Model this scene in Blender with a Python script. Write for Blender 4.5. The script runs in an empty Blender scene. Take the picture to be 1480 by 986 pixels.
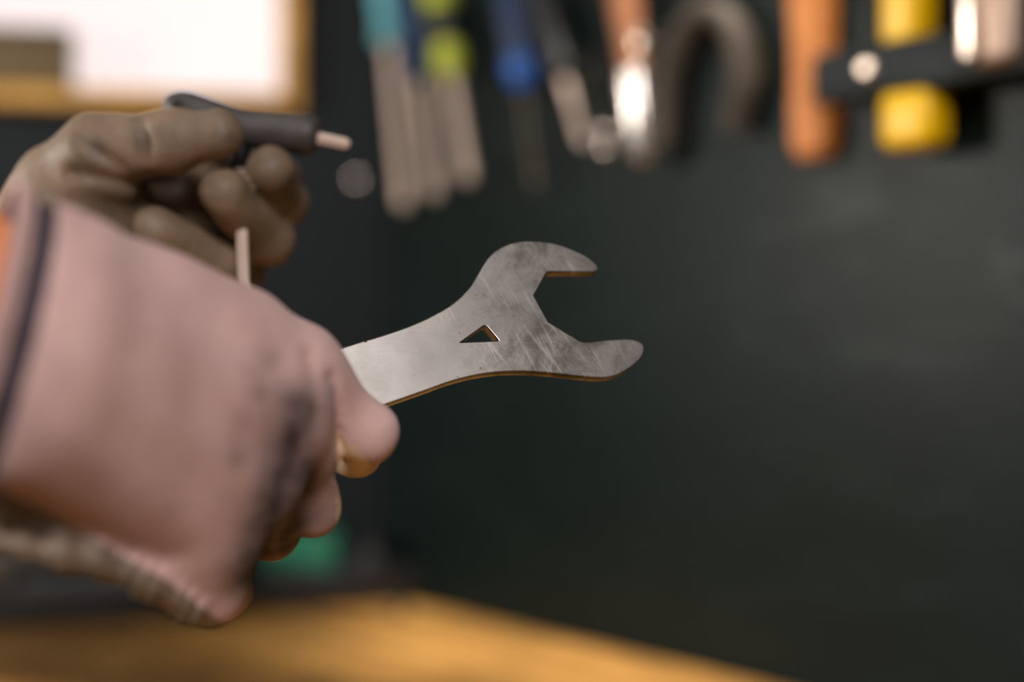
import bpy, bmesh, math, random
import numpy as np
from mathutils import Vector, Matrix

random.seed(4)
SC = bpy.context.scene
COL = SC.collection

# ------------------------------------------------------------------ camera
F = 1480 * 50.0 / 36.0          # focal length in pixels of the 1480 x 986 frame
CX, CY = 740.0, 493.0
ZC = 1.167                      # eye height
cam_d = bpy.data.cameras.new('camera')
cam_d.lens = 50.0
cam_d.sensor_width = 36.0
cam_d.clip_start = 0.02
cam_d.dof.use_dof = True
cam_d.dof.focus_distance = 0.597
cam_d.dof.aperture_fstop = 1.8
cam = bpy.data.objects.new('camera', cam_d)
COL.objects.link(cam)
cam.location = (0, 0, ZC)
cam.rotation_euler = (math.radians(90), 0, 0)
SC.camera = cam

# ------------------------------------------------------------------ world, lights, exposure
SC.view_settings.view_transform = 'Standard'
SC.view_settings.look = 'None'
SC.view_settings.gamma = 1.0
SC.view_settings.exposure = 0.0
SC.view_settings.use_curve_mapping = False
SC.cycles.use_denoising = True

world = bpy.data.worlds.new('room_ambient')
SC.world = world
world.use_nodes = True
world.node_tree.nodes['Background'].inputs[0].default_value = (0.70, 0.74, 0.80, 1)
world.node_tree.nodes['Background'].inputs[1].default_value = 0.025


def area_light(name, loc, target, size, power, color, size_y=None):
    d = bpy.data.lights.new(name, 'AREA')
    d.energy = power
    d.color = color
    d.size = size
    if size_y:
        d.shape = 'RECTANGLE'
        d.size_y = size_y
    o = bpy.data.objects.new(name, d)
    COL.objects.link(o)
    o.location = loc
    o.rotation_euler = (Vector(target) - Vector(loc)).to_track_quat('-Z', 'Y').to_euler()
    return o


# ceiling lamps of the workshop
area_light('ceiling_lamp_light', (0.10, -0.70, 1.92), (-0.1, 0.6, 1.1), 0.42, 20.5, (1.0, 0.94, 0.92))
area_light('task_lamp_light', (-1.12, 0.70, 1.40), (0.2, 1.1, 1.2), 0.25, 12.0, (1.0, 0.94, 0.86))
area_light('overhead_lamp_light', (-0.40, 0.42, 2.30), (-0.15, 0.6, 1.0), 0.30, 2.2, (1.0, 0.92, 0.86))
sd = bpy.data.lights.new('bench_spot_light', 'SPOT')
sd.energy = 95.0
sd.color = (1.0, 0.90, 0.80)
sd.spot_size = math.radians(25)
sd.spot_blend = 0.9
sd.shadow_soft_size = 0.06
so = bpy.data.objects.new('bench_spot_light', sd)
COL.objects.link(so)
so.location = (0.26, 0.92, 2.25)
so.rotation_euler = (Vector((0.07, 1.27, 0.9)) - Vector(so.location)).to_track_quat('-Z', 'Y').to_euler()


# ------------------------------------------------------------------ helpers
def W(px, py, d):
    return Vector(((px - CX) / F * d, d, ZC - (py - CY) / F * d))


def link(name, me, mat=None, parent=None):
    o = bpy.data.objects.new(name, me)
    COL.objects.link(o)
    if mat:
        me.materials.clear()
        me.materials.append(mat)
    if parent is not None:
        o.parent = parent
    return o


def empty(name, loc=(0, 0, 0), rz=0.0):
    o = bpy.data.objects.new(name, None)
    o.empty_display_size = 0.02
    COL.objects.link(o)
    o.location = loc
    o.rotation_euler = (0, 0, rz)
    return o


def tag(o, label, cat, group=None):
    o['label'] = label
    o['category'] = cat
    if group:
        o['group'] = group
    return o


def structure(o, label=None):
    o['kind'] = 'structure'
    if label:
        o['label'] = label
    return o


def smooth(me, ang=None):
    for p in me.polygons:
        p.use_smooth = True
    if ang is not None:
        bm = bmesh.new()
        bm.from_mesh(me)
        for e in bm.edges:
            if len(e.link_faces) == 2 and e.calc_face_angle(0) > math.radians(ang):
                e.smooth = False
        bm.to_mesh(me)
        bm.free()
    return me


def box_mesh(name, x0, x1, y0, y1, z0, z1, bevel=0.0, seg=2):
    bm = bmesh.new()
    bmesh.ops.create_cube(bm, size=1.0)
    for v in bm.verts:
        v.co = Vector((x0 + (v.co.x + .5) * (x1 - x0), y0 + (v.co.y + .5) * (y1 - y0), z0 + (v.co.z + .5) * (z1 - z0)))
    if bevel:
        bmesh.ops.bevel(bm, geom=list(bm.edges), offset=bevel, segments=seg, affect='EDGES', profile=.5)
    me = bpy.data.meshes.new(name)
    bm.to_mesh(me)
    bm.free()
    return smooth(me, 40) if bevel else me


def frame_of(axis):
    a = Vector(axis).normalized()
    t = Vector((0, 0, 1)) if abs(a.z) < 0.9 else Vector((1, 0, 0))
    u = a.cross(t).normalized()
    return a, u, a.cross(u).normalized()


def lathe_mesh(name, p0, p1, profile, n=24, lobes=0, lobe_amp=0.0, lobe_rng=None):
    """profile: (distance along p0->p1 in metres, radius)."""
    p0 = Vector(p0)
    a, u, v = frame_of(Vector(p1) - p0)
    bm = bmesh.new()
    rings = []
    for (s, r) in profile:
        ring = []
        for i in range(n):
            th = 2 * math.pi * i / n
            rr = r
            if lobes and (lobe_rng is None or lobe_rng[0] <= s <= lobe_rng[1]):
                rr = r * (1 + lobe_amp * math.cos(lobes * th))
            ring.append(bm.verts.new(p0 + a * s + (u * math.cos(th) + v * math.sin(th)) * rr))
        rings.append(ring)
    for k in range(len(rings) - 1):
        for i in range(n):
            j = (i + 1) % n
            bm.faces.new((rings[k][i], rings[k][j], rings[k + 1][j], rings[k + 1][i]))
    bm.faces.new(list(reversed(rings[0])))
    bm.faces.new(rings[-1])
    bmesh.ops.recalc_face_normals(bm, faces=bm.faces)
    me = bpy.data.meshes.new(name)
    bm.to_mesh(me)
    bm.free()
    return smooth(me, 35)


def catmull(pts, n=8):
    pts = [Vector(p) for p in pts]
    out = []
    P = [pts[0] * 2 - pts[1]] + pts + [pts[-1] * 2 - pts[-2]]
    for i in range(1, len(P) - 2):
        a, b, c, d = P[i - 1], P[i], P[i + 1], P[i + 2]
        for k in range(n):
            t = k / n
            out.append(.5 * ((2 * b) + (c - a) * t + (2 * a - 5 * b + 4 * c - d) * t * t + (3 * b - a - 3 * c + d) * t ** 3))
    out.append(pts[-1])
    return out


def tube_mesh(name, path, radius, n=14, flat=None):
    """radius: number or list; flat: (sx, sy) cross-section scale."""
    path = [Vector(p) for p in path]
    m = len(path)
    rad = [radius] * m if isinstance(radius, (int, float)) else radius
    bm = bmesh.new()
    rings = []
    up = None
    for k in range(m):
        t = (path[min(k + 1, m - 1)] - path[max(k - 1, 0)]).normalized()
        if up is None:
            _, up, _ = frame_of(t)
        up = (up - t * up.dot(t)).normalized()
        side = t.cross(up)
        fx, fy = flat if flat else (1, 1)
        rings.append([bm.verts.new(path[k] + up * math.cos(2 * math.pi * i / n) * rad[k] * fx + side * math.sin(2 * math.pi * i / n) * rad[k] * fy) for i in range(n)])
    for k in range(m - 1):
        for i in range(n):
            j = (i + 1) % n
            bm.faces.new((rings[k][i], rings[k][j], rings[k + 1][j], rings[k + 1][i]))
    bm.faces.new(list(reversed(rings[0])))
    bm.faces.new(rings[-1])
    bmesh.ops.recalc_face_normals(bm, faces=bm.faces)
    me = bpy.data.meshes.new(name)
    bm.to_mesh(me)
    bm.free()
    return smooth(me, 45)


# ------------------------------------------------------------------ materials
def srgb(r, g, b):
    def c(x):
        x /= 255.0
        return x / 12.92 if x <= 0.04045 else ((x + 0.055) / 1.055) ** 2.4
    return (c(r), c(g), c(b), 1.0)


class NT:
    def __init__(self, name):
        self.m = bpy.data.materials.new(name)
        self.m.use_nodes = True
        self.t = self.m.node_tree
        self.b = self.t.nodes['Principled BSDF']
        self.co = None

    def n(self, kind, **kw):
        nd = self.t.nodes.new(kind)
        for k, v in kw.items():
            if k.startswith('i_'):
                nd.inputs[k[2:].replace('_', ' ')].default_value = v
            else:
                setattr(nd, k, v)
        return nd

    def l(self, a, b):
        self.t.links.new(a, b)

    def coords(self, scale=(1, 1, 1), rot=(0, 0, 0)):
        tc = self.n('ShaderNodeTexCoord')
        mp = self.n('ShaderNodeMapping')
        mp.inputs['Scale'].default_value = scale
        mp.inputs['Rotation'].default_value = rot
        self.l(tc.outputs['Object'], mp.inputs['Vector'])
        return mp.outputs['Vector']

    def noise(self, scale, detail=4, rough=.55, vec=None, distort=0):
        nd = self.n('ShaderNodeTexNoise')
        nd.inputs['Scale'].default_value = scale
        nd.inputs['Detail'].default_value = detail
        nd.inputs['Roughness'].default_value = rough
        nd.inputs['Distortion'].default_value = distort
        self.l(vec if vec is not None else self.coords(), nd.inputs['Vector'])
        return nd.outputs['Fac']

    def ramp(self, fac, stops):
        r = self.n('ShaderNodeValToRGB')
        el = r.color_ramp.elements
        while len(el) < len(stops):
            el.new(0.5)
        for e, (p, c) in zip(el, stops):
            e.position = p
            e.color = c if len(c) == 4 else (*c, 1)
        self.l(fac, r.inputs['Fac'])
        return r.outputs['Color']

    def mix(self, fac, a, b, blend='MIX'):
        m = self.n('ShaderNodeMix', data_type='RGBA', blend_type=blend)
        for sock, v in ((m.inputs[0], fac), (m.inputs[6], a), (m.inputs[7], b)):
            if hasattr(v, 'is_output'):
                self.l(v, sock)
            else:
                sock.default_value = v
        return m.outputs[2]

    def rng(self, v, a, b, c, d):
        m = self.n('ShaderNodeMapRange')
        self.l(v, m.inputs[0])
        for i, x in enumerate((a, b, c, d)):
            m.inputs[i + 1].default_value = x
        return m.outputs[0]

    def bump(self, h, strength, dist, prev=None):
        b = self.n('ShaderNodeBump')
        b.inputs['Strength'].default_value = strength
        b.inputs['Distance'].default_value = dist
        self.l(h, b.inputs['Height'])
        if prev is not None:
            self.l(prev, b.inputs['Normal'])
        self.l(b.outputs['Normal'], self.b.inputs['Normal'])
        return b.outputs['Normal']

    def set(self, **kw):
        for k, v in kw.items():
            s = self.b.inputs[k.replace('_', ' ')]
            if hasattr(v, 'is_output'):
                self.l(v, s)
            else:
                s.default_value = v
        return self.m


def plain(name, col, rough=.5, metal=0.0, var=.25, scale=60.0, spec=.5):
    t = NT(name)
    dark = tuple(c * (1 - var) for c in col[:3]) + (1,)
    lite = tuple(min(1, c * (1 + var)) for c in col[:3]) + (1,)
    c = t.ramp(t.noise(scale), [(.3, dark), (.7, lite)])
    return t.set(Base_Color=c, Roughness=rough, Metallic=metal, Specular_IOR_Level=spec)


def wall_mat():
    t = NT('painted_dark_green_board')
    v = t.coords()
    c = t.ramp(t.noise(3.0, 6, .6, v), [(.25, srgb(6, 17, 15)), (.75, srgb(13, 26, 24))])
    v2 = t.coords(scale=(1, 1, 3.2), rot=(0, .55, 0))
    scuff = t.ramp(t.noise(9, 8, .7, v2, .6), [(.52, (0, 0, 0)), (.78, (1, 1, 1))])
    c = t.mix(t.rng(scuff, 0, 1, 0, .45), c, srgb(42, 54, 52))
    t.bump(t.noise(90, 3), .12, .002)
    return t.set(Base_Color=c, Roughness=t.rng(scuff, 0, 1, .45, .33), Specular_IOR_Level=.18)


def wood_mat(name, c1, c2, c3, axis_rot=0.0, scale=1.0, soil_shade=False):
    t = NT(name)
    v = t.coords(scale=(1.2 * scale, 14 * scale, 6 * scale), rot=(0, 0, axis_rot))
    g = t.noise(3.2, 8, .62, v, .8)
    c = t.ramp(g, [(.28, c1), (.5, c2), (.74, c3)])
    blot = t.noise(5.5 * scale, 4, .6)
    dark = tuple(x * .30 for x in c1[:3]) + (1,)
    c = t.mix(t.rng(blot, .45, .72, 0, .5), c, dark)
    if soil_shade:      # shadow on the bench's left, painted into the wood with oil staining
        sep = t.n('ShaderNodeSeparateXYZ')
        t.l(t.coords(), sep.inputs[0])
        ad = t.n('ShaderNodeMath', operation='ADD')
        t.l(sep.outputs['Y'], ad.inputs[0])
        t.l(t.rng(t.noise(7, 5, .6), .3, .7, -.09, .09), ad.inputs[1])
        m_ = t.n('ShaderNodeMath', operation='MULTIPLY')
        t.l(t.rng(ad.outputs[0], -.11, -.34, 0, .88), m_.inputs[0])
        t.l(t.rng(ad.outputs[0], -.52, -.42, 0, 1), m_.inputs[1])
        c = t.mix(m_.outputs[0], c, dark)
    t.bump(g, .25, .002)
    return t.set(Base_Color=c, Roughness=.5, Specular_IOR_Level=.3)


def steel_mat(name, col, r0, r1, scale=40):
    t = NT(name)
    n = t.noise(scale, 6, .6)
    c = t.ramp(n, [(.3, tuple(x * .75 for x in col[:3]) + (1,)), (.7, col)])
    return t.set(Base_Color=c, Metallic=1.0, Roughness=t.rng(n, .3, .7, r0, r1))


def wrench_mat():
    t = NT('worn_brushed_steel')
    v = t.coords()
    base = t.ramp(t.noise(26, 7, .62, v), [(.3, srgb(160, 155, 150)), (.7, srgb(200, 194, 190))])
    # grime gathered on the head (object x runs along the handle towards the jaw)
    sep = t.n('ShaderNodeSeparateXYZ')
    t.l(v, sep.inputs[0])
    head = t.rng(sep.outputs['X'], -.055, .015, 0, 1)
    stain_or_shade = t.rng(t.noise(70, 7, .7, v, .5), .36, .62, 0.45, 1)
    mul = t.n('ShaderNodeMath', operation='MULTIPLY')
    t.l(head, mul.inputs[0])
    t.l(stain_or_shade, mul.inputs[1])
    grime = t.rng(mul.outputs[0], 0, 1, 0, .85)
    c = t.mix(grime, base, srgb(66, 60, 54))
    # scratches: two directions of thin streaks
    for rot, sc in ((1.18, (28, 620, 28)), (.98, (22, 480, 22))):
        rv = t.coords(rot=(0, 0, rot))
        mp = t.n('ShaderNodeMapping')
        mp.inputs['Scale'].default_value = sc
        t.l(rv, mp.inputs['Vector'])
        st = t.noise(1.0, 3, .6, mp.outputs['Vector'], .3)
        patch = t.noise(55, 2, .5, v)
        m2 = t.n('ShaderNodeMath', operation='MULTIPLY')
        t.l(t.rng(st, .56, .70, 0, 1), m2.inputs[0])
        m3 = t.n('ShaderNodeMath', operation='MULTIPLY')
        t.l(t.rng(patch, .44, .66, 0, .26), m3.inputs[0])
        t.l(head, m3.inputs[1])
        t.l(m3.outputs[0], m2.inputs[1])
        c = t.mix(m2.outputs[0], c, srgb(232, 222, 214))
    pits = t.rng(t.noise(520, 1, .5, v), .72, .78, 0, .6)
    c = t.mix(pits, c, srgb(90, 80, 70))
    rough = t.rng(mul.outputs[0], 0, 1, .28, .50)
    t.bump(t.noise(1.0, 2, .5, t.coords(scale=(60, 1500, 60), rot=(0, 0, .25))), .05, .0004)
    return t.set(Base_Color=c, Metallic=1.0, Roughness=rough)


def knit_mat():
    t = NT('mauve_knit_fabric')
    v = t.coords()
    c = t.ramp(t.noise(38, 5, .6, v), [(.3, srgb(180, 145, 141)), (.7, srgb(200, 166, 160))])
    at = t.n('ShaderNodeAttribute', attribute_name='stain_or_shade')
    dirt_shade = t.n('ShaderNodeMath', operation='MULTIPLY')
    t.l(at.outputs['Fac'], dirt_shade.inputs[0])
    t.l(t.rng(t.noise(110, 5, .65, v), .3, .6, .75, 1), dirt_shade.inputs[1])
    c = t.mix(t.rng(dirt_shade.outputs[0], 0, 1, 0, .96), c, srgb(27, 21, 22))  # mask holds real smudges and the painted finger shade
    c = t.mix(t.rng(t.noise(70, 5, .7, v), .58, .75, 0, .35), c, srgb(134, 108, 110))
    w = t.n('ShaderNodeTexWave', wave_type='BANDS', bands_direction='DIAGONAL')
    w.inputs['Scale'].default_value = 330
    w.inputs['Distortion'].default_value = 1.0
    t.l(v, w.inputs['Vector'])
    b = t.bump(w.outputs['Fac'], .35, .0006)
    t.bump(t.noise(400, 3), .2, .0006, b)
    return t.set(Base_Color=c, Roughness=.92, Specular_IOR_Level=.15, Sheen_Weight=.08, Sheen_Roughness=.5)


def coating_mat(name='brown_grey_latex_coating', c1=srgb(102, 86, 69), c2=srgb(132, 110, 88)):
    t = NT(name)
    v = t.coords()
    c = t.ramp(t.noise(48, 6, .6, v), [(.3, c1), (.7, c2)])
    at = t.n('ShaderNodeAttribute', attribute_name='stain_or_shade')
    c = t.mix(t.rng(at.outputs['Fac'], 0, 1, 0, .8), c, srgb(48, 42, 38))
    c = t.mix(t.rng(t.noise(30, 4, .65, v), .55, .72, 0, .45), c, srgb(84, 70, 60))
    t.bump(t.noise(300, 4), .25, .0008)
    return t.set(Base_Color=c, Roughness=.6, Specular_IOR_Level=.45)


def skin_mat():
    t = NT('warm_skin')
    c = t.ramp(t.noise(60, 4), [(.3, srgb(214, 128, 78)), (.7, srgb(232, 150, 98))])
    return t.set(Base_Color=c, Roughness=.5, Subsurface_Weight=.2, Subsurface_Radius=(.01, .004, .002))


def emit_mat(name, col, strength):
    t = NT(name)
    n = t.noise(2.0, 2)
    c = t.ramp(n, [(0, col), (1, col)])
    t.l(c, t.b.inputs['Emission Color'])
    return t.set(Base_Color=(.12, .11, .11, 1), Roughness=.4, Emission_Strength=strength)


M = dict(
    wall=wall_mat(),
    wall2=plain('dark_charcoal_paint', srgb(20, 25, 28), .6, var=.15, scale=8, spec=.15),
    floor=plain('dark_concrete', srgb(60, 58, 56), .8, scale=6),
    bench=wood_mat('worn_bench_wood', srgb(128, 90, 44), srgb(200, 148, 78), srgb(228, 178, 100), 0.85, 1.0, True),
    frame=wood_mat('golden_frame_wood', srgb(170, 122, 52), srgb(214, 162, 80), srgb(228, 180, 98), 0, 2.0),
    boxwood=plain('dark_olive_brown_wood', srgb(92, 74, 40), .6, scale=20),
    copperwood=wood_mat('orange_varnished_wood', srgb(168, 98, 42), srgb(210, 132, 66), srgb(226, 150, 82), 0, 6.0),
    pane=emit_mat('bright_frosted_pane', (.96, .81, .79, 1), .94),
    wrench=wrench_mat(),
    steel=steel_mat('tool_steel', srgb(242, 222, 206), .26, .38),
    chrome=steel_mat('polished_chrome', srgb(245, 236, 228), .22, .32),
    rod=plain('satin_nickel_rod', srgb(224, 200, 184), .34, metal=.3, var=.06),
    mirror=steel_mat('mirror_chrome', srgb(245, 232, 222), .05, .09),
    satin=steel_mat('satin_steel', srgb(190, 165, 148), .5, .6),
    gun=steel_mat('dull_grey_steel', srgb(92, 84, 75), .45, .6),
    shackle=plain('worn_dark_vinyl', srgb(66, 58, 50), .6, scale=50, spec=.25),
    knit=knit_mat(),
    coat=coating_mat(),
    coat_lit=coating_mat('beige_latex_coating', srgb(96, 84, 72), srgb(128, 110, 93)),
    coat_tip=coating_mat('pale_beige_latex', srgb(196, 168, 140), srgb(214, 188, 160)),
    band=plain('shaded_mauve_elastic', srgb(66, 54, 60), .9, scale=200),  # shade of the cuff crease is put into this dark colour
    skin=skin_mat(),
    black=plain('black_plastic', srgb(17, 18, 20), .45, scale=40),
    clampblack=plain('charcoal_cast_plastic', srgb(36, 42, 44), .6, scale=40, spec=.25),
    grip=plain('dark_grey_rubber', srgb(62, 57, 55), .55, scale=90),
    navy=plain('navy_plastic', srgb(28, 50, 84), .4),
    blue=plain('blue_plastic', srgb(2, 82, 165), .35),
    teal=plain('teal_plastic', srgb(92, 160, 170), .4),
    lime=plain('lime_plastic', srgb(176, 186, 52), .4),
    yellow=plain('yellow_plastic', srgb(252, 196, 2), .4, var=.08),
    green=plain('green_plastic', srgb(6, 112, 80), .4),
    greyp=plain('grey_plastic', srgb(40, 42, 46), .5),
    brownwood=plain('brown_wood_handle', srgb(150, 96, 58), .5, scale=30),
)

# ------------------------------------------------------------------ the room
BENCH_Z = ZC - 0.267
CORN = Vector((-0.137, 1.50))            # corner of the two walls (x, y)
UR = Vector((0.66, -0.755)).normalized()  # along the tool wall, away from the corner
UL = Vector((-0.985, -0.174)).normalized()  # along the window wall, away from the corner
RZ_R = math.atan2(UR.y, UR.x)
RZ_L = math.atan2(-UL.y, -UL.x)           # local +x runs towards the corner
NR = Vector((UR.y, -UR.x))                # towards the room
if NR.dot(-CORN) < 0:
    NR = -NR
NL = Vector((UL.y, -UL.x))
if NL.dot(-CORN) < 0:
    NL = -NL


def on_wall(px, py, off, u, n):
    """wall-local (s along the wall from the corner, z) of the point seen at px, py, OFF metres in front of the wall."""
    dx = (px - CX) / F
    base = CORN + n * off
    # base + s*u = Y*(dx, 1)
    A = np.array([[u.x, -dx], [u.y, -1.0]])
    s, Y = np.linalg.solve(A, [-base.x, -base.y])
    return float(s), ZC - (py - CY) / F * float(Y)


def TW(px, py, off):
    """point in the tool wall's local frame: x along the wall, -y towards the room, z up."""
    s, z = on_wall(px, py, off, UR, NR)
    return Vector((s, -off, z))


def LW(px, py, off):
    s, z = on_wall(px, py, off, UL, NL)
    return Vector((-s, -off, z))


def at_tool_wall(o):
    o.location = (CORN.x, CORN.y, 0)
    o.rotation_euler = (0, 0, RZ_R)
    return o


def at_window_wall(o):
    o.location = (CORN.x, CORN.y, 0)
    o.rotation_euler = (0, 0, RZ_L)
    return o


floor = structure(link('floor', box_mesh('floor', -2.2, 2.2, -1.2, 2.2, -0.05, 0.0), M['floor']))
wr = at_tool_wall(structure(link('wall_right', box_mesh('wall_right', 0.0, 2.4, 0.0, 0.08, 0.0, 2.7), M['wall'])))

# window wall with an opening for the window
wz0 = ZC + 0.232
ws0 = 0.062
wall_l = bmesh.new()
W_S1, W_Z1 = 0.95, wz0 + 0.75


def bm_box(bm, x0, x1, y0, y1, z0, z1):
    r = bmesh.ops.create_cube(bm, size=1.0)
    for v in r['verts']:
        v.co = Vector((x0 + (v.co.x + .5) * (x1 - x0), y0 + (v.co.y + .5) * (y1 - y0), z0 + (v.co.z + .5) * (z1 - z0)))


# pixel anchors of the window: right edge x=441, bottom edge y=163
a = LW(434, 163, 0.02)
WX1, WZ0 = a.x, a.z
bm_box(wall_l, WX1, 0.06, 0, 0.1, 0, 2.7)
bm_box(wall_l, -2.2, -W_S1, 0, 0.1, 0, 2.7)
bm_box(wall_l, -W_S1, WX1, 0, 0.1, 0, WZ0)
bm_box(wall_l, -W_S1, WX1, 0, 0.1, W_Z1, 2.7)
me = bpy.data.meshes.new('wall_left')
wall_l.to_mesh(me)
wall_l.free()
wl = at_window_wall(structure(link('wall_left', me, M['wall2'])))

win = at_window_wall(structure(empty('window_1'), 'bright frosted window in a golden wooden frame'))
FW = 0.020
link('frame_side', box_mesh('frame_side', WX1 - FW, WX1, -0.022, 0.05, WZ0, W_Z1, .003), M['frame'], win)
link('frame_side', box_mesh('frame_side', -W_S1, -W_S1 + FW, -0.022, 0.05, WZ0, W_Z1, .003), M['frame'], win)
link('frame_rail', box_mesh('frame_rail', -W_S1 + FW, WX1 - FW, -0.022, 0.05, W_Z1 - FW, W_Z1, .003), M['frame'], win)
link('window_sill', box_mesh('window_sill', -W_S1 + FW, WX1 - FW, -0.03, 0.05, WZ0, WZ0 + 0.018, .003), M['frame'], win)
link('pane', box_mesh('pane', -W_S1 + FW, WX1 - FW, 0.034, 0.04, WZ0 + 0.018, W_Z1 - FW), M['pane'], win)

# ------------------------------------------------------------------ workbench
bench = empty('workbench')
at_tool_wall(bench)
tag(bench, 'worn golden wooden workbench top below the dark tool wall', 'workbench')
BW = 0.72
bm = bmesh.new()
# plan in the tool wall's frame: its left end follows the window wall
ul_loc = Vector((UL.dot(UR), UL.dot(Vector((-UR.y, UR.x)))))
k = -BW / ul_loc.y
plan = [(0.004, -0.003), (1.75, -0.003), (1.75, -BW), (ul_loc.x * k + 0.004, -BW)]
lo = [bm.verts.new((x, y, BENCH_Z - 0.045)) for x, y in plan]
hi = [bm.verts.new((x, y, BENCH_Z)) for x, y in plan]
bm.faces.new(hi)
bm.faces.new(list(reversed(lo)))
for i in range(4):
    j = (i + 1) % 4
    bm.faces.new((lo[i], lo[j], hi[j], hi[i]))
bmesh.ops.recalc_face_normals(bm, faces=bm.faces)
bmesh.ops.bevel(bm, geom=list(bm.edges), offset=.004, segments=2, affect='EDGES')
me = bpy.data.meshes.new('bench_top')
bm.to_mesh(me)
bm.free()
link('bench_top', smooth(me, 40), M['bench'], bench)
for lx, ly in ((0.05, -0.07), (1.62, -0.07), (1.62, -0.65), (-0.2, -0.65)):
    link('leg', box_mesh('leg', lx, lx + .07, ly - .035, ly + .035, 0, BENCH_Z - .045, .004), M['frame'], bench)
link('apron', box_mesh('apron', -0.13, 1.62, -0.66, -0.635, BENCH_Z - .15, BENCH_Z - .045, .003), M['frame'], bench)


# ------------------------------------------------------------------ implicit surfaces for the gloved hands
def sd_cone(P, a, b, ra, rb, sq=None):
    """distance to a tapered capsule; SQ = optional (axis, factor) flattening along an axis."""
    a = np.array(a, float)
    b = np.array(b, float)
    pa = P - a
    ba = b - a
    if sq is not None:
        ax = np.array(sq[0], float)
        ax /= np.linalg.norm(ax)
        pa = pa + np.outer(pa @ ax, ax) * (sq[1] - 1)
        ba = ba + ax * (ba @ ax) * (sq[1] - 1)
    t = np.clip((pa @ ba) / max(ba @ ba, 1e-12), 0, 1)
    return np.linalg.norm(pa - t[:, None] * ba, axis=1) - (ra + (rb - ra) * t)


def smin(a, b, k):
    h = np.clip(.5 + .5 * (b - a) / k, 0, 1)
    return b + (a - b) * h - k * h * (1 - h)


def surface_net(f, lo, hi, h):
    lo = np.array(lo)
    n = np.ceil((np.array(hi) - lo) / h).astype(int) + 1
    ax = [lo[i] + h * np.arange(n[i]) for i in range(3)]
    V = np.empty(n)
    for i in range(n[0]):
        yy, zz = np.meshgrid(ax[1], ax[2], indexing='ij')
        P = np.stack([np.full(yy.size, ax[0][i]), yy.ravel(), zz.ravel()], 1)
        V[i] = f(P).reshape(n[1], n[2])
    S = V < 0
    corners = [(i, j, k) for i in (0, 1) for j in (0, 1) for k in (0, 1)]
    c = n - 1

    def sub(A, o):
        return A[o[0]:o[0] + c[0], o[1]:o[1] + c[1], o[2]:o[2] + c[2]]
    cnt = sum(sub(S, o).astype(int) for o in corners)
    act = (cnt > 0) & (cnt < 8)
    idx = -np.ones(c, int)
    ids = np.argwhere(act)
    idx[act] = np.arange(len(ids))
    acc = np.zeros((len(ids), 3))
    num = np.zeros(len(ids))
    for p in range(8):
        for q in range(p + 1, 8):
            o, r = corners[p], corners[q]
            if sum(abs(x - y) for x, y in zip(o, r)) != 1:
                continue
            va, vb = sub(V, o)[act], sub(V, r)[act]
            m = (va < 0) != (vb < 0)
            t = np.where(m, va / np.where(m, va - vb, 1), 0)
            acc[m] += (np.array(o) + t[:, None] * (np.array(r) - np.array(o)))[m]
            num[m] += 1
    verts = lo + h * (ids + acc / num[:, None])
    faces = []
    for d in range(3):
        e1, e2 = (d + 1) % 3, (d + 2) % 3
        sl = [slice(1, c[i]) for i in range(3)]
        sl[d] = slice(0, c[d])
        A = S[tuple(sl)]
        s2 = list(sl)
        s2[d] = slice(1, c[d] + 1)
        B = S[tuple(s2)]
        off = np.array([1, 1, 1])
        off[d] = 0
        for flip, m in ((False, A & ~B), (True, ~A & B)):
            e = np.argwhere(m) + off
            if not len(e):
                continue

            def at(da, db):
                g = e.copy()
                g[:, e1] += da
                g[:, e2] += db
                return idx[g[:, 0], g[:, 1], g[:, 2]]
            q = np.stack([at(-1, -1), at(0, -1), at(0, 0), at(-1, 0)], 1)
            faces.append(q[:, ::-1] if flip else q)
    faces = np.concatenate(faces)
    faces = faces[(faces >= 0).all(1)]
    return verts, faces


def vertex_normals(f, verts, e=4e-4):
    g = np.stack([f(verts + np.eye(3)[i] * e) - f(verts - np.eye(3)[i] * e) for i in range(3)], 1)
    return g / np.maximum(np.linalg.norm(g, axis=1), 1e-9)[:, None]


def np_mesh(name, verts, faces, stain_or_shade=None):
    me = bpy.data.meshes.new(name)
    used = np.unique(faces)
    remap = -np.ones(len(verts), int)
    remap[used] = np.arange(len(used))
    me.from_pydata([tuple(v) for v in verts[used]], [], [tuple(int(x) for x in q) for q in remap[faces]])
    if stain_or_shade is not None:
        at = me.attributes.new('stain_or_shade', 'FLOAT', 'POINT')
        at.data.foreach_set('value', stain_or_shade[used].astype(np.float32))
    for p in me.polygons:
        p.use_smooth = True
    me.update()
    return me


def pix(V):
    """picture coordinates of points, used to lay the wrinkles, smudges and painted shade where they sit on the glove"""
    return CX + V[:, 0] / V[:, 1] * F, CY - (V[:, 2] - ZC) / V[:, 1] * F


def chain(P, pts, k=.006):
    d = None
    for (a, b) in zip(pts[:-1], pts[1:]):
        s = sd_cone(P, W(*a[:3]), W(*b[:3]), a[3], b[3])
        d = s if d is None else smin(d, s, k)
    return d


def seg_dist(x, y, pts):
    best = None
    for (x0, y0), (x1, y1) in zip(pts[:-1], pts[1:]):
        dx, dy = x1 - x0, y1 - y0
        t = np.clip(((x - x0) * dx + (y - y0) * dy) / (dx * dx + dy * dy), 0, 1)
        d = np.hypot(x - x0 - t * dx, y - y0 - t * dy)
        best = d if best is None else np.minimum(best, d)
    return best


# ---- the near hand: a right hand seen from its back
FRONT_CREASES = [  # polyline in the picture, width px, depth m
    ([(446, 515), (455, 560), (450, 615)], 11, .0012),
    ([(478, 545), (489, 590), (485, 690)], 7, .0022),
]


ARM0, ARM1 = W(-25, 458, .453), W(-800, 385, .405)
ARM_AX = np.array(Vector((-.134, -.066, .036)).normalized())   # the cuff sits a little askew on the arm


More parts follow.
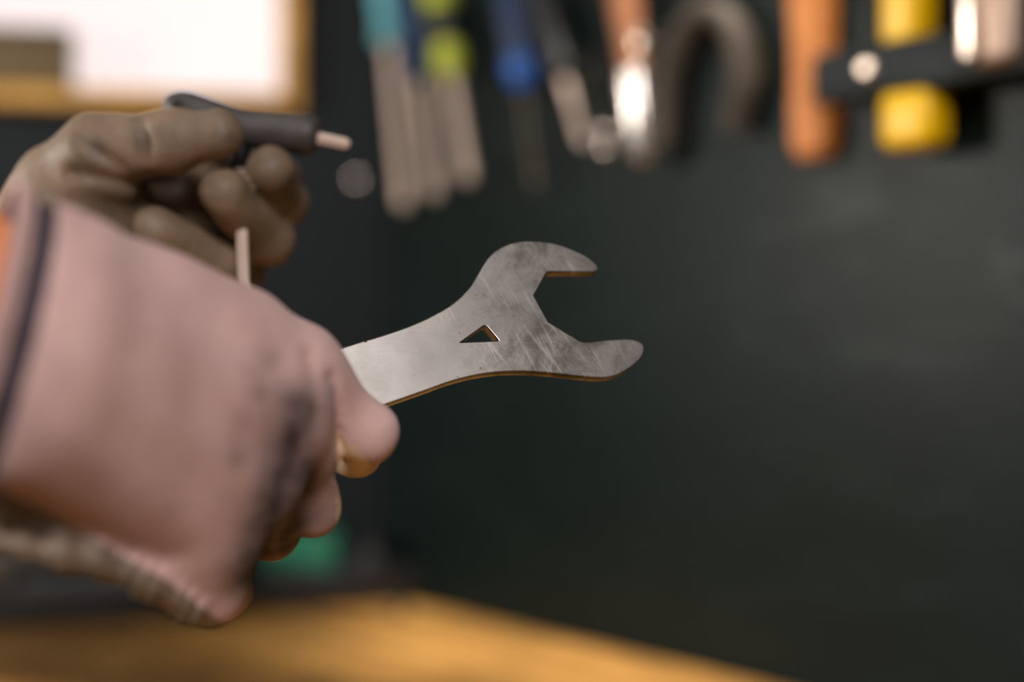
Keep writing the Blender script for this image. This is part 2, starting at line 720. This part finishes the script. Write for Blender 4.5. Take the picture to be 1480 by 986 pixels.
def arm_s(P):
    return (P - np.array(ARM0)) @ ARM_AX


S_BAND = float(arm_s(np.array([W(64, 385, .4225)]))[0])
S_CUT = S_BAND + .0086


def f_front(P):
    # forearm and cuff
    d = sd_cone(P, W(-800, 385, .405), W(-70, 450, .451), .041, .0465, ((-.4, 1, .0), 1.3))
    # back of the hand: four metacarpals
    for a, b in (((110, 408, .480, .0205), (428, 532, .546, .0148)),
                 ((80, 470, .465, .023), (402, 594, .531, .0185)),
                 ((70, 525, .460, .025), (350, 690, .524, .0190)),
                 ((50, 600, .460, .023), (298, 778, .524, .0170))):
        d = smin(d, sd_cone(P, W(*a[:3]), W(*b[:3]), a[3], b[3]), .022)
    d = smin(d, sd_cone(P, W(205, 434, .500), W(352, 482, .530), .0175, .0158), .012)
    # heel of the hand behind
    d = smin(d, sd_cone(P, W(110, 520, .49), W(290, 610, .527), .030, .016), .02)
    d = smin(d, sd_cone(P, W(0, 682, .482), W(230, 788, .517), .0195, .0165), .008)
    fing = None
    for pts in ([(425, 530, .546, .0150), (531, 626, .5555, .0108), (512, 650, .578, .0102), (462, 618, .602, .0092)],
                [(402, 590, .531, .0165), (450, 655, .549, .0108), (452, 733, .567, .0105), (425, 690, .598, .0100)],
                [(350, 690, .524, .0170), (398, 738, .562, .0115), (390, 768, .580, .0110), (385, 715, .597, .0102)],
                [(292, 778, .524, .0165), (306, 852, .533, .0122), (322, 855, .562, .0108), (335, 785, .588, .0096)]):
        s = chain(P, pts)
        fing = s if fing is None else smin(fing, s, .0025)
    d = smin(d, fing, .013)
    # thumb, on the far side of the handle
    d = smin(d, chain(P, [(150, 445, .505, .022), (290, 500, .570, .0165), (385, 560, .604, .0125), (452, 585, .611, .0105)]), .010)
    # rolled edge of the coating along the heel
    x, y = pix(P)
    roll = chain(P, [(-90, 764, .464, .0042), (30, 788, .470, .0040), (80, 800, .476, .0044), (130, 808, .484, .0048), (215, 836, .50, .0062), (275, 876, .518, .0058)], .004)
    roll = roll + .0013 * np.sin(x * .27 + y * .15 + 1.5 * np.sin(x * .05)) * np.clip((x - 130) / 60, 0, 1) + .0006 * np.sin(x * .11 + 1.0) + .0005 * np.sin(x * .043)
    d = smin(d, roll, .004)
    near = P[:, 1] < .575
    for pts, w, amp in FRONT_CREASES:
        g = np.exp(-(seg_dist(x, y, pts) / w) ** 2)
        d = d + amp * g * near
    d = d + .0032 * np.exp(-((arm_s(P) - S_BAND) / .0045) ** 2)
    # loose knit: gentle folds
    d = d + .0006 * np.sin(x * .045 - y * .02) * np.sin(y * .03 + x * .01)
    return d


lo = (-.30, .37, ZC - .135)
hi = (-.035, .645, ZC + .085)
fv, ff = surface_net(f_front, lo, hi, .0019)
fn = vertex_normals(f_front, fv)
x, y = pix(fv)
smudge_shade = np.zeros(len(fv))
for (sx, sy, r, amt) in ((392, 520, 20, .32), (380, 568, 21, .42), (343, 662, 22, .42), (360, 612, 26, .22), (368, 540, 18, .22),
                         (412, 545, 18, .2), (335, 640, 16, .22), (458, 690, 44, .55), (456, 740, 40, .7)):  # last two put the finger lobes' shade into the colour
    smudge_shade = np.maximum(smudge_shade, amt * np.exp(-(np.hypot(x - sx, y - sy) / r) ** 2))
for pts, w_, amt in (([(434, 590), (420, 645), (404, 695), (390, 745), (374, 795), (360, 832)], 42, 1.0), ([(442, 680), (432, 740), (412, 785)], 36, 1.0)):  # valley between knuckles and fingers: shade painted in along with dirt
    smudge_shade = np.maximum(smudge_shade, amt * np.exp(-(seg_dist(x, y, pts) / w_) ** 2))
# coating: palm side, the finger insides and the rolled edge; the sleeve side stays knit
fac_c = fv[ff].mean(1)
fac_n = fn[ff].mean(1)
cx, cy = pix(fac_c)
under = cy - np.interp(cx, [-100, 0, 130, 235, 290, 340], [660, 706, 778, 836, 878, 915])
coat = (fac_n[:, 1] > .55) | ((under > 0) & (cx < 340))
tipc = (cx > 486) & (cx < 535) & (cy > 622 + (cx - 490) * 1.1)
coat &= ~tipc
coat &= (arm_s(fac_c) < S_BAND - .004) | ((under > 0) & (cx < 340))
band = (np.abs(arm_s(fac_c) - S_BAND) < .0038) & ~tipc & ~coat


def snap(sel, target):
    """moves the vertices on the edge of a face set along the arm, so that the set ends in a clean line"""
    a_ = np.zeros(len(fv), bool)
    b_ = np.zeros(len(fv), bool)
    a_[ff[sel].ravel()] = True
    b_[ff[~sel].ravel()] = True
    m_ = a_ & b_
    s_ = arm_s(fv[m_])
    fv[m_] += np.outer(target(s_) - s_, ARM_AX)


cuff_cut = arm_s(fac_c) > S_CUT
snap(band, lambda s_: np.where(s_ > S_BAND, S_BAND + .0038, S_BAND - .0038))
snap(cuff_cut, lambda s_: np.full_like(s_, S_CUT))
hand1 = empty('gloved_hand', W(200, 600, .50))
tag(hand1, 'near hand in mauve knit work glove, back facing us, gripping the flat wrench', 'gloved hand')


def to_local(root, o):
    o.matrix_parent_inverse = Matrix.Translation(-root.location)
    return o


glove1 = to_local(hand1, link('glove', np_mesh('glove', fv, ff[~coat & ~cuff_cut & ~band & ~tipc], smudge_shade), M['knit'], hand1))
link('fingertip_patch', np_mesh('fingertip_patch', fv, ff[tipc], smudge_shade * .2), M['coat_tip'], glove1)['label'] = 'pale beige coating inside the bent fingertip'
link('cuff_band', np_mesh('cuff_band', fv, ff[band & ~cuff_cut], smudge_shade), M['band'], glove1)['label'] = 'elastic band round the cuff, darkened for the crease shade'
link('palm_coating', np_mesh('palm_coating', fv + fn * .0003, ff[coat & ~cuff_cut], smudge_shade * .3), M['coat_lit'], glove1)['label'] = 'brown-grey latex palm coating'


# rolled hem round the open end of the cuff
hu = np.cross(ARM_AX, (0, 0, 1.0))
hu /= np.linalg.norm(hu)
hv = np.cross(ARM_AX, hu)
hc = np.array(ARM0) + ARM_AX * S_CUT
hem = []
for th in np.linspace(0, 2 * math.pi, 73):
    dr = hu * math.cos(th) + hv * math.sin(th)
    rr = np.linspace(.02, .075, 300)
    vals = f_front(hc + rr[:, None] * dr)
    k_ = int(np.argmax(vals > 0))
    hem.append(Vector(hc + dr * rr[k_]))
link('cuff_hem', tube_mesh('cuff_hem', hem, .0016, 10), M['knit'], glove1)


def f_arm(P):
    return sd_cone(P, W(-900, 376, .40), W(-130, 446, .447), .037, .0405, ((-.4, 1, .0), 1.3))


av, af = surface_net(f_arm, (-.36, .33, ZC - .09), (-.08, .53, ZC + .10), .003)
to_local(hand1, link('forearm', np_mesh('forearm', av, af), M['skin'], hand1))['label'] = 'bare wrist skin at the glove cuff'

# ---- the far hand: a left hand, palm side towards us
BACK_CREASES = [
    ([(118, 200), (150, 225), (175, 240)], 9, .0022),
    ([(205, 180), (215, 200), (212, 225)], 8, .0016),
    ([(110, 250), (180, 262), (250, 268)], 12, .0040),
]


def f_back(P):
    d = sd_cone(P, W(-60, 560, .625), W(92, 322, .68), .034, .027)
    d = smin(d, sd_cone(P, W(105, 300, .688), W(265, 285, .715), .025, .017), .02)
    d = smin(d, sd_cone(P, W(100, 340, .688), W(235, 350, .712), .025, .020), .02)
    fing = None
    for pts in ([(280, 235, .722, .0150), (402, 265, .738, .0118), (408, 292, .708, .0118), (390, 246, .672, .0116)],
                [(265, 285, .718, .0150), (385, 322, .738, .0120), (386, 345, .702, .0122), (324, 280, .662, .0116)],
                [(245, 335, .715, .0150), (345, 392, .725, .0120), (318, 388, .690, .0120), (224, 334, .660, .0114)],
                [(215, 375, .705, .0140), (290, 440, .705, .0110), (260, 440, .680, .0110), (190, 400, .655, .0100)]):
        s = chain(P, pts)
        fing = s if fing is None else smin(fing, s, .003)
    d = smin(d, fing, .010)
    th = chain(P, [(100, 272, .678, .0225), (148, 232, .668, .0200), (238, 207, .657, .0128), (318, 193, .650, .0108)], .012)
    d = smin(d, th, .008)
    x, y = pix(P)
    near = P[:, 1] < .70
    for pts, w, amp in BACK_CREASES:
        d = d + amp * np.exp(-(seg_dist(x, y, pts) / w) ** 2) * near
    d = d + .0007 * np.sin(x * .06 + y * .05) * np.sin(y * .055 - x * .03)
    return d


bv, bf = surface_net(f_back, (-.33, .55, ZC - .02), (-.075, .775, ZC + .145), .0021)
bn = vertex_normals(f_back, bv)
x, y = pix(bv)
sm2 = np.zeros(len(bv))
for (sx, sy, r, amt) in ((140, 215, 16, .7), (210, 205, 14, .55), (330, 200, 14, .6), (410, 280, 22, .8), (385, 345, 26, .55), (160, 300, 40, .35), (250, 290, 30, .3)):
    sm2 = np.maximum(sm2, amt * np.exp(-(np.hypot(x - sx, y - sy) / r) ** 2))
coat2 = bn[bf].mean(1)[:, 1] < .45
fa = np.array((W(-60, 560, .625) - W(92, 322, .68)).normalized())
coat2 &= ((bv[bf].mean(1) - np.array(W(92, 322, .68))) @ fa) < .035
hand2 = empty('gloved_hand', W(180, 320, .68))
tag(hand2, 'far hand in brown coated work glove, thumb pressed along the dark handle', 'gloved hand')
glove2 = to_local(hand2, link('glove', np_mesh('glove', bv, bf[~coat2], sm2), M['knit'], hand2))
link('palm_coating', np_mesh('palm_coating', bv + bn * .0003, bf[coat2], sm2), M['coat'], glove2)['label'] = 'brown-grey latex palm coating'

# ------------------------------------------------------------------ the flat wrench
WO = W(700, 480, .600)
WN = Vector((.30, -1.0, .36)).normalized()          # face normal: towards us, up
WU = (W(905, 510, .6) - W(510, 550, .6))
WU = (WU - WN * WU.dot(WN)).normalized()
WV = WN.cross(WU)
TH = .0060


def plate(px, py):
    r = (W(px, py, 1.0) - Vector((0, 0, ZC)))
    o = Vector((0, 0, ZC))
    t = (WO - o).dot(WN) / r.dot(WN)
    p = o + r * t - WO
    return Vector((p.dot(WU), p.dot(WV), 0))


SEGS = [
    # smooth runs of the outline; corners where runs meet
    [(165, 622), (300, 571), (400, 537), (470, 512.6), (526, 494.5)],
    [(526, 494.5), (529, 495.2), (532, 493)],
    [(532, 493), (552, 487), (591, 473.6), (626, 458), (658, 439), (682.5, 415), (698, 390), (710.6, 371), (728, 358), (749, 351), (774, 350),
     (802, 353.5), (826.5, 362), (847.6, 372), (862, 384)],
    [(862, 384), (862.5, 389), (856, 391.5)],
    [(856, 391.5), (793, 391)],
    [(793, 391), (788, 395), (783, 404)],
    [(783, 404), (770, 427)],
    [(770, 427), (791, 466)],
    [(791, 466), (838, 494.5)],
    [(838, 494.5), (849, 496), (879, 493), (907, 491.5), (923, 495), (929.5, 502), (926, 515), (914, 527), (897, 538), (876, 544), (844, 542.5),
     (791, 537), (756, 535), (721, 536), (686, 541), (651, 550), (616, 562.5), (580, 575), (542, 588), (470, 613), (300, 672), (195, 708)],
    [(195, 708), (168, 705), (150, 670), (152, 640), (165, 622)],
]
outer = []
for sgm in SEGS:
    pts = catmull([plate(*p) for p in sgm], 5) if len(sgm) > 2 else [plate(*p) for p in sgm]
    outer += pts[:-1]
hole = []
hp = [plate(*p) for p in ((662, 495), (702, 467), (725, 494))]
hp[0] = plate(661, 496.5)
for i in range(3):       # rounded triangle
    a_, b_, c_ = hp[i - 1], hp[i], hp[(i + 1) % 3]
    da, dc = (a_ - b_).normalized(), (c_ - b_).normalized()
    r = .0020
    for k_ in range(6):
        t = k_ / 5
        p0, p1 = b_ + da * r, b_ + dc * r
        hole.append((1 - t) ** 2 * p0 + 2 * t * (1 - t) * b_ + t * t * p1)
cu = bpy.data.curves.new('wrench_outline', 'CURVE')
cu.dimensions = '2D'
cu.fill_mode = 'BOTH'
cu.extrude = TH / 2 - .0006
cu.bevel_depth = .0006
cu.bevel_resolution = 2
for pts in (outer, hole):
    sp = cu.splines.new('POLY')
    sp.points.add(len(pts) - 1)
    for q, p in zip(sp.points, pts):
        q.co = (p.x, p.y, 0, 1)
    sp.use_cyclic_u = True
tmp = bpy.data.objects.new('wrench_tmp', cu)
COL.objects.link(tmp)
dg = bpy.context.evaluated_depsgraph_get()
wme = bpy.data.meshes.new_from_object(tmp.evaluated_get(dg))
bpy.data.objects.remove(tmp)
smooth(wme, 25)
wrench = link('flat_wrench', wme, M['wrench'])
wrench.matrix_world = Matrix(((WU.x, WV.x, WN.x, 0), (WU.y, WV.y, WN.y, 0), (WU.z, WV.z, WN.z, 0), (0, 0, 0, 1)))
wrench.location = WO - WN * (TH / 2)
tag(wrench, 'flat steel open-ended headset wrench with a triangular hole, held in the near hand', 'wrench')

# ------------------------------------------------------------------ the hex tool in the far hand
tool = empty('hex_wrench', W(350, 200, .684))
tag(tool, 'dark-handled hex wrench with two thin steel shafts, held in the far hand', 'hex wrench')
path = catmull([W(246, 166, .690), W(262, 157, .689), (W(300, 168, .687)), W(345, 183, .685), W(400, 190, .684), W(440, 194, .683), W(460, 198, .683)], 5)
rp = np.interp(np.linspace(0, 1, len(path)), [0, .10, .2, .45, .7, .88, .97, 1], [.0055, .0082, .0088, .0088, .0096, .0100, .0085, .0055])
h = to_local(tool, link('handle', tube_mesh('handle', path, list(rp), 20), M['grip'], tool))
ring = [W(258 + 9 * math.cos(t), 154 + 7 * math.sin(t), .6805) for t in np.linspace(0, 2 * math.pi, 17)]
link('hang_hole', tube_mesh('hang_hole', ring, .0009, 8), M['black'], h)
to_local(tool, link('short_shaft', lathe_mesh('short_shaft', W(452, 198, .683), W(506, 209, .682), [(0, .0030), (.016, .0030), (.0175, .0024), (.0185, .0012)], 6), M['rod'], tool))
to_local(tool, link('collar', lathe_mesh('collar', W(349, 190, .686), W(345, 250, .686), [(0, .0052), (.016, .0052), (.019, .0036)], 16), M['black'], tool))
to_local(tool, link('long_shaft', lathe_mesh('long_shaft', W(346, 235, .686), W(354, 450, .655), [(0, .0029), (.0780, .0029), (.079, .002)], 6), M['rod'], tool))


# ------------------------------------------------------------------ hand tools on the dark wall
def screwdriver(name, top, bottom, off, label, hmat, smat, hl=.105, hr=.0135, sr=.0034, bolster=None, stripe=None, bl=.014, flat_tip=True):
    """TOP: picture point where the handle ends and the shaft begins; BOTTOM: the tip."""
    p0, p1 = TW(*top, off), TW(*bottom, off)
    ax = (p1 - p0).normalized()
    L = (p1 - p0).length
    root = at_tool_wall(empty(name))
    tag(root, label, 'screwdriver', 'screwdrivers hanging on the tool wall')
    q = p0 - ax * hl
    link('handle', lathe_mesh('handle', q, p0, [(0, hr * .55), (.004, hr * .85), (.012, hr), (hl * .35, hr * .98), (hl * .62, hr * .82), (hl * .8, hr * .78), (hl - bl, hr * .95)],
                              24, 6, .06, (.01, hl * .7)), hmat, root)
    link('bolster', lathe_mesh('bolster', q + ax * (hl - bl), p0, [(0, hr * .95), (bl * .4, hr * .98), (bl * .8, hr * .8), (bl, hr * .42)], 24), bolster or hmat, root)
    if stripe:
        link('grip_band', lathe_mesh('grip_band', q + ax * hl * .35, p0, [(0, hr * 1.07), (hl * .2, hr * 1.0), (hl * .32, hr * .92)], 24), stripe, root)
    link('shaft', lathe_mesh('shaft', p0 - ax * .004, p1, [(0, sr), (L - .012, sr), (L - .006, sr * 1.25), (L, sr * .9), (L + .004, sr * .5)], 14), smat, root)
    return root


screwdriver('screwdriver', (563, 68), (585, 300), .030, 'screwdriver with a pale teal handle, leftmost on the dark wall', M['teal'], M['rod'], sr=.0056, hr=.015)
screwdriver('screwdriver', (607, 118), (630, 285), .030, 'screwdriver with a dark navy handle between the teal and lime ones', M['navy'], M['rod'], sr=.0050)
screwdriver('screwdriver', (653, 112), (678, 262), .030, 'screwdriver with a lime and black handle', M['lime'], M['rod'], sr=.0058, stripe=M['black'], bl=.030, hr=.0145)
screwdriver('screwdriver', (757, 128), (776, 275), .030, 'screwdriver with a blue collar and dark grey handle', M['navy'], M['gun'], sr=.0042, bolster=M['blue'], bl=.028, hr=.0145)
screwdriver('screwdriver', (815, 112), (845, 210), .030, 'short dull steel screwdriver with a black handle, beside the chrome socket tool', M['black'], M['rod'], sr=.0036)

# more tools
p = TW(908, 40, .034)
q = TW(930, 225, .034)
ax = (q - p).normalized()
r_ = at_tool_wall(empty('socket_driver'))
tag(r_, 'bright chrome socket driver with a brown wooden handle on the dark wall', 'socket driver')
L = (q - p).length
link('handle', lathe_mesh('handle', p - ax * .075, q, [(0, .008), (.006, .0125), (.05, .013), (.09, .011), (.112, .0105)], 20), M['brownwood'], r_)
link('socket', lathe_mesh('socket', p + ax * .036, q, [(0, .010), (.003, .0125), (.072, .0125), (.078, .009), (L - .04, .006), (L - .036, .004)], 24), M['chrome'], r_)

# chrome hook with a ball end
r_ = at_tool_wall(empty('ball_hook'))
tag(r_, 'small chrome hook with a ball end, left of the chrome socket driver', 'hook')
b0 = TW(878, 190, .030)
b1 = TW(862, 105, .004)
link('stem', tube_mesh('stem', catmull([TW(868, 80, .0), b1 + Vector((0, -.012, 0)), (b1 + b0) / 2 + Vector((0, -.006, 0)), b0], 6), .0016, 10), M['gun'], r_)
sb = bmesh.new()
bmesh.ops.create_uvsphere(sb, u_segments=20, v_segments=12, radius=.0075)
me = bpy.data.meshes.new('ball')
sb.to_mesh(me)
sb.free()
bo = link('ball', smooth(me), M['mirror'], r_)
bo.location = b0
bo2 = link('ball', me, M['mirror'], r_)
bo2.location = TW(877, 214, .030)

# steel peg disc
r_ = at_tool_wall(empty('wall_peg'))
tag(r_, 'round steel wall peg above the chrome socket driver', 'peg')
b0 = TW(958, 68, .0)
link('pin', lathe_mesh('pin', b0 + Vector((0, .001, 0)), b0 + Vector((0, -.03, 0)), [(0, .003), (.03, .003)], 14), M['steel'], r_)
link('head', lathe_mesh('head', b0 + Vector((0, -.028, 0)), b0 + Vector((0, -.04, 0)), [(0, .009), (.004, .0115), (.009, .0105), (.011, .006)], 20), M['steel'], r_)

# U-shaped shackle
pts = [(962, 215), (968, 130), (985, 65), (1012, 25), (1042, 22), (1068, 55), (1078, 120), (1066, 190)]
shk = at_tool_wall(link('u_shackle', tube_mesh('u_shackle', catmull([TW(*p_, .018) for p_ in pts], 6), .0165, 16, (1, .7)), M['shackle']))
tag(shk, 'dull grey-brown U-shaped shackle hanging right of the screwdrivers', 'shackle')

# tool rail carrying the screwdrivers, just above the picture
rail = at_tool_wall(empty('tool_rail'))
tag(rail, 'dark rail along the wall behind the screwdriver handles', 'tool rail')
a, b = TW(520, -22, .0), TW(1010, -22, .0)
link('strip', box_mesh('strip', a.x, b.x, -.022, .001, a.z + .0, a.z + .022, .002), M['black'], rail)

# orange wooden bar
r_ = at_tool_wall(empty('wooden_bar'))
tag(r_, 'orange varnished wooden bar hanging upright beside the yellow clamp', 'wooden bar')
a, b = TW(1142, -60, .014), TW(1205, 226, .014)
z1, z0 = a.z + .02, b.z
bm = bmesh.new()
prof = [(z0, .62), (z0 + .006, .86), (z0 + .014, .98), (z0 + .03, 1.0), (z0 + .055, .92), (z0 + .09, .92), (z0 + .12, 1.0), (z1, 1.0)]
xc, hw = (a.x + b.x) / 2 + .002, (b.x - a.x) / 2 * .80
rings = []
for z, s in prof:
    lean = (z - z0) * -.02
    rings.append([bm.verts.new((xc + lean + hw * s * cx_, -.003 - .022 * (.5 + .5 * cy_ * s), z)) for cx_, cy_ in
                  ((-1, .6), (-.8, 1), (.8, 1), (1, .6), (1, -1), (-1, -1))])
for k_ in range(len(rings) - 1):
    for i in range(6):
        j = (i + 1) % 6
        bm.faces.new((rings[k_][i], rings[k_][j], rings[k_ + 1][j], rings[k_ + 1][i]))
bm.faces.new(rings[0])
bm.faces.new(list(reversed(rings[-1])))
bmesh.ops.recalc_face_normals(bm, faces=bm.faces)
me = bpy.data.meshes.new('shaft')
bm.to_mesh(me)
bm.free()
link('shaft', smooth(me, 30), M['copperwood'], r_)
b0 = TW(1172, -40, .0)
link('nail', lathe_mesh('nail', b0 + Vector((0, .001, 0)), b0 + Vector((0, -.034, 0)), [(0, .0018), (.030, .0018), (.031, .004), (.033, .004)], 12), M['steel'], r_)

# black and yellow clamp
r_ = at_tool_wall(empty('bar_clamp'))
tag(r_, 'black and yellow bar clamp with a steel jaw, hanging at upper right', 'clamp')
OFF = .050
a, b = TW(1170, 78, OFF), TW(1170, 150, OFF)
e = TW(1475, 100, OFF)
f0 = TW(1395, 100, OFF)
link('bar', box_mesh('bar', a.x, e.x + .10, -.05, -.018, b.z, a.z, .005), M['clampblack'], r_)
y0, y1 = TW(1264, 60, OFF), TW(1350, 0, .02)
bm_up = box_mesh('upper_grip', y0.x, y1.x, -.046, -.012, a.z - .002, a.z + .10, .006, 3)
link('upper_grip', bm_up, M['yellow'], r_)
y0, y1 = TW(1262, 216, OFF), TW(1372, 213, .02)
link('lower_grip', box_mesh('lower_grip', y0.x, y1.x, -.047, -.012, y0.z, b.z + .003, .009, 3), M['yellow'], r_)
bc = TW(1257, 100, OFF)
link('bolt', lathe_mesh('bolt', bc + Vector((0, .004, 0)), bc + Vector((0, -.012, 0)), [(0, .0065), (.008, .0065), (.011, .004)], 16), M['steel'], r_)
link('mount', box_mesh('mount', a.x + .03, e.x, -.02, .001, b.z + .006, a.z - .006, .003), M['black'], r_)
j0, j1 = TW(1398, 98, .062), TW(1488, 0, .045)
link('steel_jaw', box_mesh('steel_jaw', j0.x, j0.x + (j1.x - j0.x), -.062, -.030, j0.z, j0.z + .09, .008, 3), M['satin'], r_)
link('jaw_lip', box_mesh('jaw_lip', j0.x - .004, j0.x + .010, -.068, -.028, j0.z + .004, j0.z + .094, .004, 2), M['steel'], r_)

# screw on the window wall
sc_ = LW(515, 260, 0)
r_ = at_window_wall(link('wall_screw', lathe_mesh('wall_screw', sc_ + Vector((0, .002, 0)), sc_ + Vector((0, -.010, 0)), [(0, .003), (.006, .003), (.0065, .0075), (.009, .006), (.010, .003)], 18), M['mirror']))
tag(r_, 'steel screw head on the dark wall beside the window', 'screw')

# box on the window sill
r_ = at_window_wall(empty('wooden_box'))
tag(r_, 'dark olive-brown wooden box standing on the window sill', 'box')
a, b = LW(104, 112, -.005), LW(0, 46, -.005)
zb = WZ0 + .018
link('body', box_mesh('body', a.x - .22, a.x, -.026, .028, zb, b.z - .008, .003), M['boxwood'], r_)
link('lid', box_mesh('lid', a.x - .222, a.x + .002, -.028, .030, b.z - .008, b.z, .002), M['boxwood'], r_)


# ------------------------------------------------------------------ things on the bench
def on_bench(px, py):
    d = .267 * F / (py - CY)
    return W(px, py, d)


# black tool case
c0, c1 = on_bench(-120, 912), on_bench(335, 900)
r_ = empty('tool_case', (c0 + c1) / 2)
tag(r_, 'long black tool case on the bench behind the mauve glove', 'tool case')
L = (c1 - c0).length / 2
r_.rotation_euler = (0, 0, math.atan2(c1.y - c0.y, c1.x - c0.x))
link('body', box_mesh('body', -L, L, .0, .085, .0005, .050, .006), M['black'], r_)
link('lid', box_mesh('lid', -L, L, .0, .085, .052, .075, .008), M['black'], r_)
for k_ in (-.5, .5):
    link('latch', box_mesh('latch', L * k_ - .012, L * k_ + .012, -.004, .002, .038, .066, .0015), M['gun'], r_)

# black parts tray
c0, c1 = on_bench(372, 884), on_bench(612, 873)
r_ = empty('parts_tray', (c0 + c1) / 2)
tag(r_, 'low black parts tray in the bench corner below the green bin', 'tray')
L = (c1 - c0).length / 2
r_.rotation_euler = (0, 0, math.atan2(c1.y - c0.y, c1.x - c0.x))
link('base', box_mesh('base', -L, L, 0, .026, .0005, .006, .002), M['black'], r_)
link('side', box_mesh('side', -L, L, 0, .004, .004, .038, .0015), M['black'], r_)
link('side', box_mesh('side', -L, L, .022, .026, .004, .038, .0015), M['black'], r_)
link('side', box_mesh('side', -L, -L + .004, .004, .022, .004, .038, .0015), M['black'], r_)
link('side', box_mesh('side', L - .004, L, .004, .022, .004, .038, .0015), M['black'], r_)

# green bin standing in the tray
g = W(438, 850, 1.459)
g.z = BENCH_Z + .0005
r_ = empty('green_bin', g)
tag(r_, 'small green plastic bin behind the black tray below the mauve glove', 'bin')
link('body', box_mesh('body', -.042, .036, -.019, .019, 0, .066, .004), M['green'], r_)
link('rim', box_mesh('rim', -.045, .039, -.021, .021, .064, .074, .003), M['green'], r_)

# grey bottle beside it
g = W(535, 850, 1.458)
g.z = BENCH_Z + .0005
bt = empty('oil_bottle', g)
tag(bt, 'small dark grey bottle beside the green bin', 'bottle')
link('body', lathe_mesh('body', (0, 0, 0), (0, 0, 1), [(0, .016), (.002, .018), (.045, .018), (.055, .010), (.058, .008)], 24), M['greyp'], bt)
link('cap', lathe_mesh('cap', (0, 0, .057), (0, 0, 1), [(0, .0095), (.012, .0095), (.014, .007)], 20), M['black'], bt)

# steel nut on the tray rim's near side
nb = on_bench(578, 887)
nb.z = BENCH_Z
nut = empty('dome_nut', nb)
tag(nut, 'tiny steel dome nut on the bench in front of the black tray', 'nut')
link('hex_base', lathe_mesh('hex_base', (0, 0, .0003), (0, 0, 1), [(0, .0065), (.006, .0065)], 6), M['gun'], nut)
link('dome', lathe_mesh('dome', (0, 0, .006), (0, 0, 1), [(0, .0066), (.003, .006), (.0055, .004), (.0068, .0015)], 20), M['gun'], nut)
